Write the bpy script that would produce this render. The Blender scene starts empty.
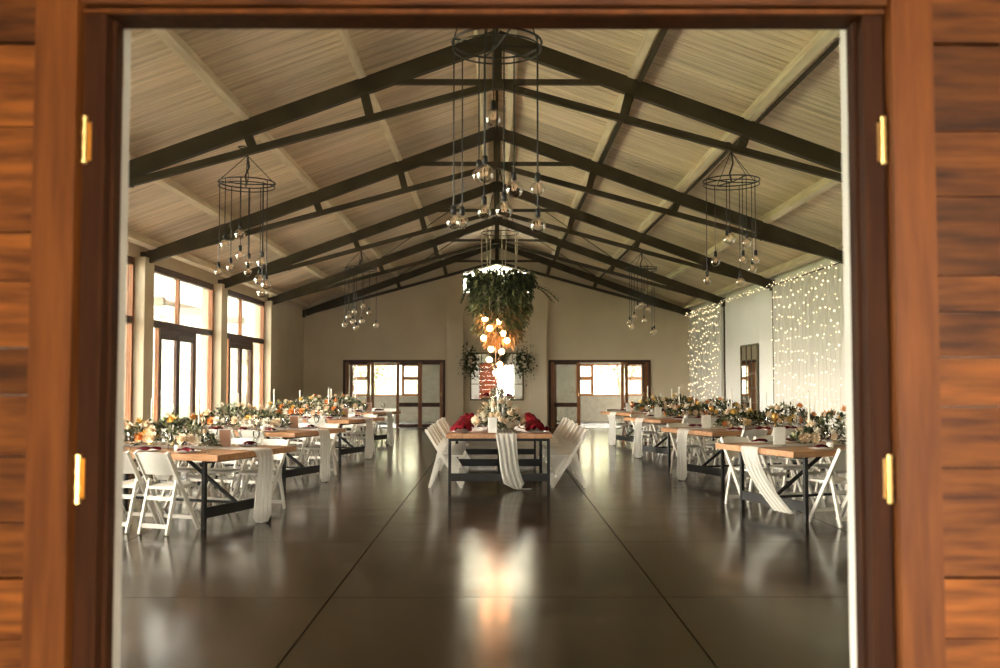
import bpy, math, random
from mathutils import Vector, Matrix, Euler
R = math.radians
rnd = random.Random(7)
S = bpy.context.scene
COL = S.collection

# ------------------------------------------------------------------ camera, sky, exposure
cam_d = bpy.data.cameras.new('camera'); cam = bpy.data.objects.new('camera', cam_d); COL.objects.link(cam)
cam_d.lens = 35.0; cam_d.sensor_width = 36.0; cam_d.clip_start = 0.05; cam_d.clip_end = 400
cam.location = (0, 0, 1.5)
cam.rotation_euler = (R(90 + 2.71), 0, R(-0.18))
cam_d.dof.use_dof = True; cam_d.dof.focus_distance = 14.5; cam_d.dof.aperture_fstop = 2.8
S.camera = cam
S.view_settings.view_transform = 'Standard'; S.view_settings.look = 'None'
S.view_settings.gamma = 1.0; S.view_settings.use_curve_mapping = False
S.view_settings.exposure = 0.74
W = bpy.data.worlds.new('sky'); S.world = W; W.use_nodes = True
wn = W.node_tree; wn.nodes.clear()
bg = wn.nodes.new('ShaderNodeBackground'); wo = wn.nodes.new('ShaderNodeOutputWorld')
bg.inputs[0].default_value = (1.0, 0.925, 0.81, 1); bg.inputs[1].default_value = 28.0   # even white overcast
wn.links.new(bg.outputs[0], wo.inputs[0])
S.cycles.max_bounces = 10; S.cycles.diffuse_bounces = 5; S.cycles.glossy_bounces = 4
S.cycles.transparent_max_bounces = 24; S.cycles.transmission_bounces = 6
S.cycles.sample_clamp_indirect = 8.0; S.cycles.caustics_reflective = False; S.cycles.caustics_refractive = False

def portal(loc, rot, sx, sy):          # sampling aid for daylight through an opening, gives no light itself
    d = bpy.data.lights.new('daylight_portal', 'AREA'); d.shape = 'RECTANGLE'; d.size = sx; d.size_y = sy
    d.cycles.is_portal = True
    o = bpy.data.objects.new('daylight_portal', d); COL.objects.link(o); o.location = loc; o.rotation_euler = rot

# ------------------------------------------------------------------ materials
MATS = {}
def mat(name):
    m = bpy.data.materials.new(name); m.use_nodes = True; nt = m.node_tree; nt.nodes.clear()
    out = nt.nodes.new('ShaderNodeOutputMaterial'); MATS[name] = m
    return m, nt, out
def N(nt, t, **kw):
    n = nt.nodes.new(t)
    for k, v in kw.items():
        setattr(n, k, v)
    return n
def ramp(nt, fac, stops):
    r = N(nt, 'ShaderNodeValToRGB'); e = r.color_ramp.elements
    while len(e) < len(stops): e.new(0.5)
    for el, (p, c) in zip(e, stops):
        el.position = p; el.color = (*c, 1)
    nt.links.new(fac, r.inputs[0]); return r.outputs[0]
def surf(name, c1, c2=None, rough=0.6, scale=6.0, stretch=(1, 1, 1), detail=4, bump=0.0, metal=0.0, rand=0.0, coords='Object', spec=0.5, lo=0.35, hi=0.65, rough2=None, coat=0.0):
    """two-tone noise surface, optional per-object tone shift and fine relief"""
    m, nt, out = mat(name)
    p = N(nt, 'ShaderNodeBsdfPrincipled'); nt.links.new(p.outputs[0], out.inputs[0])
    p.inputs['Roughness'].default_value = rough; p.inputs['Metallic'].default_value = metal
    p.inputs['Specular IOR Level'].default_value = spec
    p.inputs['Coat Weight'].default_value = coat; p.inputs['Coat Roughness'].default_value = 0.12
    c2 = c2 or tuple(v * 0.85 for v in c1)
    tc = N(nt, 'ShaderNodeTexCoord'); mp = N(nt, 'ShaderNodeMapping'); mp.inputs['Scale'].default_value = stretch
    nt.links.new(tc.outputs[coords], mp.inputs[0])
    vec = mp.outputs[0]
    oi = N(nt, 'ShaderNodeObjectInfo')
    if rand > 0:
        ad = N(nt, 'ShaderNodeVectorMath', operation='MULTIPLY_ADD')
        ad.inputs[1].default_value = (1, 1, 1)
        cb = N(nt, 'ShaderNodeVectorMath', operation='SCALE'); cb.inputs['Scale'].default_value = 37.0
        cx = N(nt, 'ShaderNodeCombineXYZ')
        for i in range(3): nt.links.new(oi.outputs['Random'], cx.inputs[i])
        nt.links.new(cx.outputs[0], cb.inputs[0]); nt.links.new(vec, ad.inputs[0]); nt.links.new(cb.outputs[0], ad.inputs[2])
        vec = ad.outputs[0]
    nz = N(nt, 'ShaderNodeTexNoise'); nz.inputs['Scale'].default_value = scale; nz.inputs['Detail'].default_value = detail
    nt.links.new(vec, nz.inputs['Vector'])
    col = ramp(nt, nz.outputs[0], [(lo, c2), (hi, c1)])
    if rand > 0:
        mr = N(nt, 'ShaderNodeMapRange'); mr.inputs[3].default_value = 1 - rand; mr.inputs[4].default_value = 1 + rand
        nt.links.new(oi.outputs['Random'], mr.inputs[0])
        vm = N(nt, 'ShaderNodeVectorMath', operation='SCALE'); nt.links.new(col, vm.inputs[0]); nt.links.new(mr.outputs[0], vm.inputs['Scale'])
        col = vm.outputs[0]
    nt.links.new(col, p.inputs['Base Color'])
    if rough2 is not None:
        mr2 = N(nt, 'ShaderNodeMapRange'); mr2.inputs[1].default_value = lo; mr2.inputs[2].default_value = hi
        mr2.inputs[3].default_value = rough2; mr2.inputs[4].default_value = rough
        nt.links.new(nz.outputs[0], mr2.inputs[0]); nt.links.new(mr2.outputs[0], p.inputs['Roughness'])
    if bump > 0:
        b = N(nt, 'ShaderNodeBump'); b.inputs['Strength'].default_value = bump; b.inputs['Distance'].default_value = 0.01
        nt.links.new(nz.outputs[0], b.inputs['Height']); nt.links.new(b.outputs[0], p.inputs['Normal'])
    return m
def glassy(name, tint=(0.97, 0.98, 0.97), refl=1.0, rough=0.0):
    m, nt, out = mat(name)
    t = N(nt, 'ShaderNodeBsdfTransparent'); t.inputs[0].default_value = (*tint, 1)
    g = N(nt, 'ShaderNodeBsdfGlossy'); g.inputs['Roughness'].default_value = rough
    f = N(nt, 'ShaderNodeFresnel'); f.inputs[0].default_value = 1.5
    mu = N(nt, 'ShaderNodeMath', operation='MULTIPLY'); mu.inputs[1].default_value = refl; mu.use_clamp = True
    mx = N(nt, 'ShaderNodeMixShader')
    nt.links.new(f.outputs[0], mu.inputs[0]); nt.links.new(mu.outputs[0], mx.inputs[0])
    nt.links.new(t.outputs[0], mx.inputs[1]); nt.links.new(g.outputs[0], mx.inputs[2]); nt.links.new(mx.outputs[0], out.inputs[0])
    return m
def emit(name, c, s, sample='AUTO'):
    m, nt, out = mat(name); e = N(nt, 'ShaderNodeEmission'); e.inputs[0].default_value = (*c, 1); e.inputs[1].default_value = s
    nt.links.new(e.outputs[0], out.inputs[0]); m.cycles.emission_sampling = sample
    return m
def cloth(name, c, transp=0.0, transl=0.4):
    m, nt, out = mat(name)
    d = N(nt, 'ShaderNodeBsdfDiffuse'); d.inputs[0].default_value = (*c, 1)
    t = N(nt, 'ShaderNodeBsdfTranslucent'); t.inputs[0].default_value = (*c, 1)
    mx = N(nt, 'ShaderNodeMixShader'); mx.inputs[0].default_value = transl
    nt.links.new(d.outputs[0], mx.inputs[1]); nt.links.new(t.outputs[0], mx.inputs[2])
    last = mx.outputs[0]
    if transp > 0:
        tr = N(nt, 'ShaderNodeBsdfTransparent'); m2 = N(nt, 'ShaderNodeMixShader')
        wv = N(nt, 'ShaderNodeTexNoise'); wv.inputs['Scale'].default_value = 30
        mr = N(nt, 'ShaderNodeMapRange'); mr.inputs[3].default_value = transp * 0.5; mr.inputs[4].default_value = transp * 1.5
        nt.links.new(wv.outputs[0], mr.inputs[0]); nt.links.new(mr.outputs[0], m2.inputs[0])
        nt.links.new(last, m2.inputs[1]); nt.links.new(tr.outputs[0], m2.inputs[2]); last = m2.outputs[0]
    nt.links.new(last, out.inputs[0]); return m

surf('door_wood', (0.245, 0.078, 0.012), (0.055, 0.0145, 0.0025), spec=0.25, rough=0.5, scale=3.0, stretch=(1.2, 8, 10), detail=8, rand=0.48, bump=0.12, lo=0.3, hi=0.7)
surf('door_stile_wood', (0.20, 0.062, 0.010), (0.105, 0.030, 0.005), spec=0.25, rough=0.5, scale=3.0, stretch=(9, 9, 0.8), detail=8, rand=0.12, bump=0.1, lo=0.3, hi=0.7)
surf('frame_wood', (0.060, 0.020, 0.006), (0.028, 0.009, 0.003), rough=0.6, spec=0.12, scale=3.0, stretch=(9, 9, 0.8), detail=6, rand=0.1, lo=0.3, hi=0.7)
surf('window_wood', (0.36, 0.145, 0.052), (0.20, 0.072, 0.026), rough=0.4, scale=3.0, stretch=(9, 9, 1), detail=6, rand=0.15, lo=0.3, hi=0.7)
surf('window_wood_dark', (0.085, 0.034, 0.015), (0.05, 0.019, 0.009), rough=0.6, scale=3.0, stretch=(9, 9, 1), detail=6)
surf('brass', (0.80, 0.55, 0.20), rough=0.3, metal=1.0)
surf('plaster', (0.71, 0.61, 0.46), (0.65, 0.555, 0.41), rough=0.85, scale=1.2, detail=6, bump=0.05)
surf('plaster_white', (0.79, 0.77, 0.71), (0.75, 0.73, 0.67), rough=0.85, scale=1.2, detail=6, bump=0.05)
surf('ceiling_sheet', (0.82, 0.69, 0.53), (0.55, 0.43, 0.30), rough=0.6, scale=2.2, stretch=(0.25, 6, 1), detail=7, rand=0.10, lo=0.28, hi=0.6, bump=0.25)
surf('roof_deck', (0.12, 0.10, 0.08), rough=0.9)
surf('purlin_paint', (0.86, 0.76, 0.59), (0.66, 0.55, 0.40), rough=0.6, scale=2.0, stretch=(6, 0.6, 6), detail=6)
surf('truss_steel', (0.066, 0.052, 0.031), (0.045, 0.036, 0.021), rough=0.6, spec=0.3, scale=3, detail=5)
surf('black_steel', (0.009, 0.008, 0.007), rough=0.5, spec=0.3, scale=5)
surf('concrete', (0.027, 0.0165, 0.0075), (0.012, 0.0074, 0.0034), rough=0.20, rough2=0.14, scale=1.6, bump=0.05, stretch=(1, 1.6, 1), detail=6, rand=0.10, lo=0.3, hi=0.7, spec=0.23)
[n for n in MATS['concrete'].node_tree.nodes if n.type == 'BSDF_PRINCIPLED'][0].inputs['Specular Tint'].default_value = (1.0, 0.88, 0.72, 1)
surf('joint_fill', (0.012, 0.010, 0.008), rough=0.9)
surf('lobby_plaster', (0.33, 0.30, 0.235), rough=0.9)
surf('tile', (0.30, 0.30, 0.29), rough=0.25, scale=2)
surf('white_resin', (0.70, 0.665, 0.59), (0.65, 0.615, 0.54), rough=0.4, scale=4)
surf('table_wood', (0.45, 0.225, 0.092), (0.29, 0.128, 0.047), rough=0.38, scale=2.5, stretch=(1, 12, 12), detail=8, rand=0.12, lo=0.3, hi=0.7)
surf('porcelain', (0.82, 0.81, 0.77), rough=0.15)
surf('burgundy', (0.11, 0.006, 0.012), (0.055, 0.003, 0.006), spec=0.1, rough=0.95, scale=18)
surf('crimson', (0.19, 0.003, 0.009), (0.08, 0.0015, 0.004), rough=0.95, scale=10, spec=0.1)
surf('wax', (0.88, 0.85, 0.76), rough=0.5)
surf('card_paper', (0.85, 0.83, 0.77), rough=0.8, scale=9)
surf('kraft_card', (0.52, 0.29, 0.19), rough=0.8, scale=9)
surf('gold_glass', (0.62, 0.33, 0.09), rough=0.15, metal=0.6)
surf('copper', (0.72, 0.33, 0.19), rough=0.25, metal=0.9)
surf('leaf_dark', (0.042, 0.058, 0.020), (0.022, 0.034, 0.012), rough=0.7, scale=9)
surf('leaf_mid', (0.19, 0.195, 0.075), (0.09, 0.10, 0.036), rough=0.7, scale=9)
surf('leaf_pale', (0.40, 0.40, 0.28), (0.25, 0.26, 0.17), rough=0.75, scale=9)
surf('leaf_dried', (0.46, 0.30, 0.13), (0.27, 0.16, 0.06), rough=0.7, scale=9)
surf('rose_cream', (0.80, 0.68, 0.50), (0.66, 0.48, 0.31), rough=0.7, scale=12)
surf('rose_white', (0.84, 0.81, 0.72), (0.72, 0.66, 0.54), rough=0.7, scale=12)
surf('rose_orange', (0.74, 0.31, 0.075), (0.55, 0.19, 0.04), rough=0.7, scale=12)
surf('rose_yellow', (0.74, 0.50, 0.13), (0.58, 0.34, 0.06), rough=0.7, scale=12)
surf('bark', (0.14, 0.10, 0.07), rough=0.9, scale=8)
surf('grass', (0.10, 0.14, 0.05), (0.06, 0.09, 0.03), rough=0.9, scale=3)
surf('sky_screen', (0.34, 0.33, 0.27), (0.22, 0.22, 0.17), rough=0.9, scale=.15)  # for the added hill and wall that hold back sky light
surf('paving', (0.55, 0.51, 0.45), rough=0.9, scale=3)
surf('pergola_timber', (0.40, 0.36, 0.30), rough=0.8, scale=3)
surf('mirror_frame', (0.20, 0.17, 0.10), (0.13, 0.11, 0.06), rough=0.45, scale=6, metal=0.3)
surf('mirror', (0.86, 0.86, 0.84), (0.86, 0.86, 0.84), rough=0.015, metal=1.0)
surf('wire_black', (0.012, 0.010, 0.009), rough=0.5)
surf('rope', (0.62, 0.54, 0.42), rough=0.8)
surf('clay_red', (0.55, 0.14, 0.045), (0.38, 0.085, 0.028), rough=0.8, scale=3, stretch=(1, 1, 6), rand=0.15)
glassy('glass_pane', refl=0.8)
glassy('glass_globe', tint=(0.97, 0.95, 0.91), refl=0.6)
glassy('glass_table', refl=1.5)
cloth('gauze', (0.86, 0.84, 0.78), transp=0.16, transl=0.4)
cloth('sheer_drape', (0.80, 0.78, 0.72), transp=0.10, transl=0.25)
emit('lamp_glow', (1.0, 0.46, 0.21), 27.0)
emit('fairy_glow', (1.0, 0.78, 0.46), 4.6, 'NONE')
emit('filament', (1.0, 0.62, 0.30), 0.6, 'NONE')

# ------------------------------------------------------------------ mesh builder
class MB:
    def __init__(s): s.v = []; s.f = []
    def add(s, vs, fs):
        b = len(s.v); s.v += [tuple(v) for v in vs]; s.f += [tuple(b + i for i in f) for f in fs]; return s
    def box(s, x0, x1, y0, y1, z0, z1):
        return s.add([(x0, y0, z0), (x1, y0, z0), (x1, y1, z0), (x0, y1, z0), (x0, y0, z1), (x1, y0, z1), (x1, y1, z1), (x0, y1, z1)],
                     [(0, 3, 2, 1), (4, 5, 6, 7), (0, 1, 5, 4), (1, 2, 6, 5), (2, 3, 7, 6), (3, 0, 4, 7)])
    def bbox(s, x0, x1, y0, y1, z0, z1, b=0.004):
        """box with all long edges chamfered on the z outline"""
        o = [(x0 + b, y0), (x1 - b, y0), (x1, y0 + b), (x1, y1 - b), (x1 - b, y1), (x0 + b, y1), (x0, y1 - b), (x0, y0 + b)]
        return s.prism([(p, q) for p, q in o], z0, z1)
    def prism(s, pts, z0, z1):
        n = len(pts)
        vs = [(x, y, z0) for x, y in pts] + [(x, y, z1) for x, y in pts]
        fs = [tuple(range(n - 1, -1, -1)), tuple(range(n, 2 * n))] + [(i, (i + 1) % n, n + (i + 1) % n, n + i) for i in range(n)]
        return s.add(vs, fs)
    def bar(s, p0, p1, w, h, up=(0, 0, 1)):
        p0 = Vector(p0); p1 = Vector(p1); d = (p1 - p0).normalized(); up = Vector(up)
        if abs(d.dot(up)) > 0.98: up = Vector((0, 1, 0))
        a = d.cross(up).normalized(); b = a.cross(d).normalized()
        vs = []
        for p in (p0, p1):
            for i, j in ((-1, -1), (1, -1), (1, 1), (-1, 1)):
                vs.append(p + a * (i * w / 2) + b * (j * h / 2))
        return s.add(vs, [(0, 1, 2, 3), (7, 6, 5, 4), (0, 4, 5, 1), (1, 5, 6, 2), (2, 6, 7, 3), (3, 7, 4, 0)])
    def tube(s, pts, r, n=6, cap=True):
        pts = [Vector(p) for p in pts]; rings = []; m = len(pts)
        rs = r if isinstance(r, (list, tuple)) else [r] * m
        b0 = len(s.v)
        for k, p in enumerate(pts):
            d = (pts[min(k + 1, m - 1)] - pts[max(k - 1, 0)])
            d = d.normalized() if d.length > 1e-9 else Vector((0, 0, 1))
            u = Vector((0, 0, 1)) if abs(d.z) < 0.9 else Vector((1, 0, 0))
            a = d.cross(u).normalized(); b = a.cross(d)
            for i in range(n):
                t = 2 * math.pi * i / n
                s.v.append(tuple(p + (a * math.cos(t) + b * math.sin(t)) * rs[k]))
        for k in range(m - 1):
            for i in range(n):
                q = b0 + k * n; s.f.append((q + i, q + (i + 1) % n, q + n + (i + 1) % n, q + n + i))
        if cap:
            s.f.append(tuple(b0 + i for i in range(n - 1, -1, -1))); s.f.append(tuple(b0 + (m - 1) * n + i for i in range(n)))
        return s
    def lathe(s, prof, n=12, c=(0, 0, 0), cap=True):
        b0 = len(s.v)
        for r, z in prof:
            for i in range(n):
                t = 2 * math.pi * i / n; s.v.append((c[0] + r * math.cos(t), c[1] + r * math.sin(t), c[2] + z))
        for k in range(len(prof) - 1):
            for i in range(n):
                q = b0 + k * n; s.f.append((q + i, q + (i + 1) % n, q + n + (i + 1) % n, q + n + i))
        if cap:
            s.f.append(tuple(b0 + i for i in range(n - 1, -1, -1))); q = b0 + (len(prof) - 1) * n; s.f.append(tuple(q + i for i in range(n)))
        return s
    def torus(s, R_, r, n=32, k=6, c=(0, 0, 0)):
        b0 = len(s.v)
        for i in range(n):
            t = 2 * math.pi * i / n
            for j in range(k):
                q = 2 * math.pi * j / k; rr = R_ + r * math.cos(q)
                s.v.append((c[0] + rr * math.cos(t), c[1] + rr * math.sin(t), c[2] + r * math.sin(q)))
        for i in range(n):
            for j in range(k):
                a = b0 + i * k; e = b0 + ((i + 1) % n) * k
                s.f.append((a + j, e + j, e + (j + 1) % k, a + (j + 1) % k))
        return s
    def grid(s, fn, nu, nv):
        b0 = len(s.v)
        for i in range(nu + 1):
            for j in range(nv + 1): s.v.append(tuple(fn(i / nu, j / nv)))
        for i in range(nu):
            for j in range(nv):
                a = b0 + i * (nv + 1) + j; s.f.append((a, a + nv + 1, a + nv + 2, a + 1))
        return s
    def leaf(s, p, d, n, L, w):
        """six-cornered leaf folded along its rib"""
        d = d.normalized(); a = d.cross(n)
        a = a.normalized() if a.length > 1e-6 else Vector((1, 0, 0)); up = a.cross(d)
        m1 = p + d * L * 0.35; m2 = p + d * L * 0.7 - up * L * 0.05; t = p + d * L - up * L * 0.16
        return s.add([p, m1 + a * w / 2 + up * w * .15, m2 + a * w * .38 + up * w * .1, t, m2 - a * w * .38 + up * w * .1, m1 - a * w / 2 + up * w * .15, m1, m2],
                     [(0, 1, 6), (1, 2, 7, 6), (2, 3, 7), (3, 4, 7), (4, 5, 6, 7), (5, 0, 6)])
    def mesh(s, name):
        me = bpy.data.meshes.new(name); me.from_pydata(s.v, [], s.f); me.update(); return me
    def build(s, name, m, parent=None, smooth=False, loc=None, kind=None):
        return obj(name, s.mesh(name), m, parent, smooth, loc, kind)
def obj(name, me, m, parent=None, smooth=False, loc=None, kind=None):
    if m and not me.materials: me.materials.append(MATS[m])
    if smooth:
        for p in me.polygons: p.use_smooth = True
    o = bpy.data.objects.new(name, me); COL.objects.link(o)
    if parent: o.parent = parent
    if loc: o.location = loc
    if kind: o['kind'] = kind
    return o
def thing(name, label, cat, loc=(0, 0, 0), rz=0.0, group=None):
    o = bpy.data.objects.new(name, None); COL.objects.link(o); o.empty_display_size = 0.1
    o.location = loc; o.rotation_euler = (0, 0, rz); o['label'] = label; o['category'] = cat
    if group: o['group'] = group
    return o
def tag(o, label, cat, group=None):
    o['label'] = label; o['category'] = cat
    if group: o['group'] = group
    return o
def struct(name, label=None, loc=(0, 0, 0)):
    o = bpy.data.objects.new(name, None); COL.objects.link(o); o.location = loc; o['kind'] = 'structure'
    if label: o['label'] = label
    return o
def copy_tree(o, parent=None):
    c = o.copy(); COL.objects.link(c); c.parent = parent
    for ch in [x for x in KIDS.get(o.name, [])]: copy_tree(ch, c)
    return c
KIDS = {}
def snapshot():
    KIDS.clear()
    for o in COL.objects:
        if o.parent: KIDS.setdefault(o.parent.name, []).append(o)
def dup(o, loc, rz, label=None, group=None):
    c = copy_tree(o); c.location = loc; c.rotation_euler = (0, 0, rz)
    if label: c['label'] = label
    if group: c['group'] = group
    return c

# ------------------------------------------------------------------ the hall: key dimensions (metres)
XW = 6.06                    # half width to the side walls
Y0, Y1 = 2.80, 30.50         # entrance wall inside face, gable wall face
FR = [7.4, 12.0, 16.6, 21.2, 25.8, 30.32]      # trusses
TAN = 0.364; COS = math.cos(math.atan(TAN))
APEX = 5.77                                    # rafter centre line at the ridge
def zr(x): return APEX - TAN * abs(x)          # rafter centre line
CE = 0.10 / COS + 0.15 / COS                   # rafter half depth + purlin depth up to the sheets
def zc(x): return zr(x) + CE

# floor slabs with recessed saw joints
fl = MB().box(-XW - .2, XW + .2, Y0 - .02, Y1 + .2, -0.12, -0.012).build('floor', 'joint_fill', kind='structure')
slab_me = {}
xs = [-XW, -5.75, -3.45, -1.15, 1.15, 3.45, 5.75, XW]
ys = [Y0, 4.5, 6.8] + [6.8 + 2.3 * k for k in range(1, 11)] + [Y1]
for i in range(len(xs) - 1):
    for j in range(len(ys) - 1):
        w, d = xs[i + 1] - xs[i], ys[j + 1] - ys[j]; key = (round(w, 2), round(d, 2))
        if key not in slab_me:
            g = 0.005
            slab_me[key] = MB().box(-w / 2 + g, w / 2 - g, -d / 2 + g, d / 2 - g, -0.02, 0).mesh('slab')
        obj('slab', slab_me[key], 'concrete', fl, loc=((xs[i] + xs[i + 1]) / 2, (ys[j] + ys[j + 1]) / 2, 0))

# ceiling: sheets running from ridge to eaves
ce = struct('ceiling')
deck = MB()
for s in (-1, 1):
    a, b = (0, zc(0) + .09), (s * (XW + .7), zc(XW + .7) + .09)
    deck.add([(a[0], Y0 - .9, a[1]), (b[0], Y0 - .9, b[1]), (b[0], Y1 + .9, b[1]), (a[0], Y1 + .9, a[1]),
              (a[0], Y0 - .9, a[1] + .06), (b[0], Y0 - .9, b[1] + .06), (b[0], Y1 + .9, b[1] + .06), (a[0], Y1 + .9, a[1] + .06)],
             [(0, 1, 2, 3), (7, 6, 5, 4), (0, 4, 5, 1), (1, 5, 6, 2), (2, 6, 7, 3)])
deck.build('roof_deck', 'roof_deck', ce)
SL = (XW + .25) / COS; PW = 0.505
pm = MB()
for a, b, z in [(0, .09, 0), (.09, .12, .006), (.12, .24, 0), (.24, .27, .006), (.27, .39, 0), (.39, .42, .006), (.42, PW - .006, 0)]:
    pm.box(0, SL, a, b, z, .04)
panel_me = pm.mesh('panel')
npan = int((Y1 - Y0) / PW) + 1
for s in (-1, 1):
    for k in range(npan):
        o = obj('panel', panel_me, 'ceiling_sheet', ce)
        ang = math.atan(TAN)
        if s > 0: o.rotation_euler = (0, ang, 0); o.location = (0.02, Y0 + k * PW, zc(0.02) + rnd.uniform(0, .006))
        else: o.rotation_euler = (0, ang, math.pi); o.location = (-0.02, Y0 + (k + 1) * PW, zc(0.02) + rnd.uniform(0, .006))
# purlins between sheets and rafters
PX = [0.22, 1.70, 3.15, 4.63, 5.88]
pur = struct('trim_1')
for s in (-1, 1):
    for x in PX:
        zz = zc(x) - 0.085 / COS
        d = Vector((s * TAN, 0, 1)).normalized()
        m = MB().bar((s * x, Y0 - .05, zz), (s * x, Y1, zz), 0.10, 0.15, up=d)
        m.build('purlin', 'purlin_paint', pur)
        if s > 0 and .5 < x < 4: MB().bar((x + .08, Y0 - .05, zz - .09 - .03 * TAN), (x + .08, Y1, zz - .09 - .03 * TAN), 0.07 if x < 2 else 0.04, 0.03, up=d).build('purlin_shade_strip', 'truss_steel', pur)  # dark strip standing in for the shaded underside of the right-hand purlins

# trusses
def truss(y):
    t = struct('trim_2', loc=(0, y, 0))
    for s in (-1, 1):
        MB().bar((0, 0, zr(0)), (s * (XW - .08), 0, zr(XW - .08)), 0.11, 0.20).build('rafter', 'truss_steel', t)
        zb0 = zr(0) - 0.58; xe = XW - .35
        MB().bar((0, 0, zb0), (s * xe, 0, zr(xe) - .06), 0.08, 0.085).build('bottom_chord', 'truss_steel', t)
        bc = lambda x: zb0 + (zr(xe) - .06 - zb0) * x / xe
        for x in (1.70, 3.15, 4.63):
            xt = x - .03
            MB().bar((s * (x - .04), 0, zr(x) - .06), (s * (x - .13), 0, bc(x)), 0.07, 0.11).build('web_post', 'truss_steel', t)
        MB().bar((0, 0, zb0 + .03), (s * 1.55, 0, zb0 + .03), 0.06, 0.065).build('collar_tie', 'truss_steel', t)
        MB().box(s * XW - .07, s * XW + .07, -.09, .09, zr(XW) - .11, zr(XW) + .12).build('eaves_plate', 'truss_steel', t)
    MB().box(-.06, .06, -.05, .05, zr(0) - .64, zr(0) - .03).build('king_post', 'truss_steel', t)
    return t
for y in FR: truss(y)
# roof bracing cables in the last bays
for s in (-1, 1):
    c = struct('trim_3')
    MB().tube([(s * .25, FR[3], zr(.25) + .08), (s * 3.1, FR[4], zr(3.1) + .1)], .012, 5).build('brace_cable', 'truss_steel', c)
    MB().tube([(s * .25, FR[4], zr(.25) + .08), (s * 3.1, FR[5], zr(3.1) + .1)], .012, 5).build('brace_cable', 'truss_steel', c)

# ---- right wall (plain) with thin dark stanchions at the trusses
wr = MB().box(XW, XW + .22, Y0, Y1 + .2, 0, zc(XW) + .02).build('wall_right', 'plaster_white', kind='structure')
for y in FR[:-1]:
    MB().box(XW - .03, XW + .01, y - .035, y + .035, 0, zr(XW) - .1).build('stanchion', 'truss_steel', wr)
# ---- left wall: columns and glazed bays
XL = -XW - .12
COLW = .44
wl = struct('wall_left')
MB().box(XL - .2, -XW, Y0, 3.2, 0, zc(XW)).build('wall_panel', 'plaster', wl)
MB().box(XL - .2, -XW, FR[4] + COLW / 2, Y1 + .2, 0, zc(XW)).build('wall_panel', 'plaster', wl)
for y in FR[:5]:
    MB().bbox(XL - .2, -XW + .12, y - COLW / 2, y + COLW / 2, 0, zr(XW) + .02, .01).build('column', 'plaster', wl)
MB().box(XL - .2, XL + .1, 3.2, FR[4], 3.56, zc(XW)).build('wall_lintel', 'plaster', wl)
def pane(x0, x1, y0, y1, z0, z1, parent):
    return MB().box(x0, x1, y0, y1, z0, z1).build('pane', 'glass_pane', parent)
def glazed_bay(n, ya, yb):
    w = struct('window_%d' % n); X = XL; t = .035
    c = (ya + yb) / 2 - .12; d0, d1 = c - 1.03, c + 1.03
    for y in (ya + .035, yb - .035): MB().box(X - t, X + t + .02, y - .035, y + .035, 0, 3.56).build('jamb', 'window_wood', w)
    for y in (d0 - .04, d1 + .04): MB().box(X - t, X + t, y - .04, y + .04, .0, 2.45).build('post', 'window_wood', w)
    MB().box(X - t - .01, X + t + .03, ya + .07, yb - .07, 2.45, 2.57).build('transom', 'window_wood_dark', w)
    MB().box(X - t - .01, X + t + .03, ya + .07, yb - .07, 3.44, 3.56).build('head', 'window_wood_dark', w)
    MB().box(X - t, X + t, c - .04, c + .04, 2.57, 3.44).build('mullion', 'window_wood', w)
    for a, b in ((ya + .07, c - .04), (c + .04, yb - .07)): pane(X - .004, X + .004, a, b, 2.57, 3.44, w)
    for a, b in ((ya + .07, d0 - .08), (d1 + .08, yb - .07)):
        MB().box(X - t, X + t, a, b, 0, .70).build('bottom_panel', 'window_wood_dark', w)
        pane(X - .004, X + .004, a, b, .70, 2.45, w)
    MB().box(X - t, X + t, d0, d1, 2.36, 2.45).build('door_head', 'window_wood_dark', w)
    for k, (a, b) in enumerate(((d0 + .01, c - .006), (c + .006, d1 - .01))):
        lf = struct_child('door_leaf', w)
        for u, v in ((a, a + .095), (b - .095, b)): MB().box(X - .022, X + .03, u, v, .012, 2.355).build('stile', 'window_wood_dark', lf)
        for z0, z1 in ((.012, .74), (2.25, 2.355)): MB().box(X - .02, X + .028, a + .095, b - .095, z0, z1).build('rail', 'window_wood_dark', lf)
        pane(X - .004, X + .004, a + .095, b - .095, .74, 2.25, lf)
        hy = (b - .05) if k == 0 else (a + .05)
        m = MB().box(X + .03, X + .036, hy - .02, hy + .02, .95, 1.15).tube([(X + .05, hy, 1.07), (X + .07, hy, 1.07), (X + .07, hy + (-.11 if k == 0 else .11), 1.07)], .009, 6)
        m.build('handle', 'black_steel', lf)
    portal((XL - .06, (ya + yb) / 2, 1.78), (0, R(-90), 0), 3.5, yb - ya - .1)
def struct_child(name, parent):
    o = bpy.data.objects.new(name, None); COL.objects.link(o); o.parent = parent; return o
for n, k in enumerate(range(0, 4)):
    glazed_bay(n + 1, FR[k] + COLW / 2, FR[k + 1] - COLW / 2)
glazed_bay(8, 3.2, FR[0] - COLW / 2)

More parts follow.
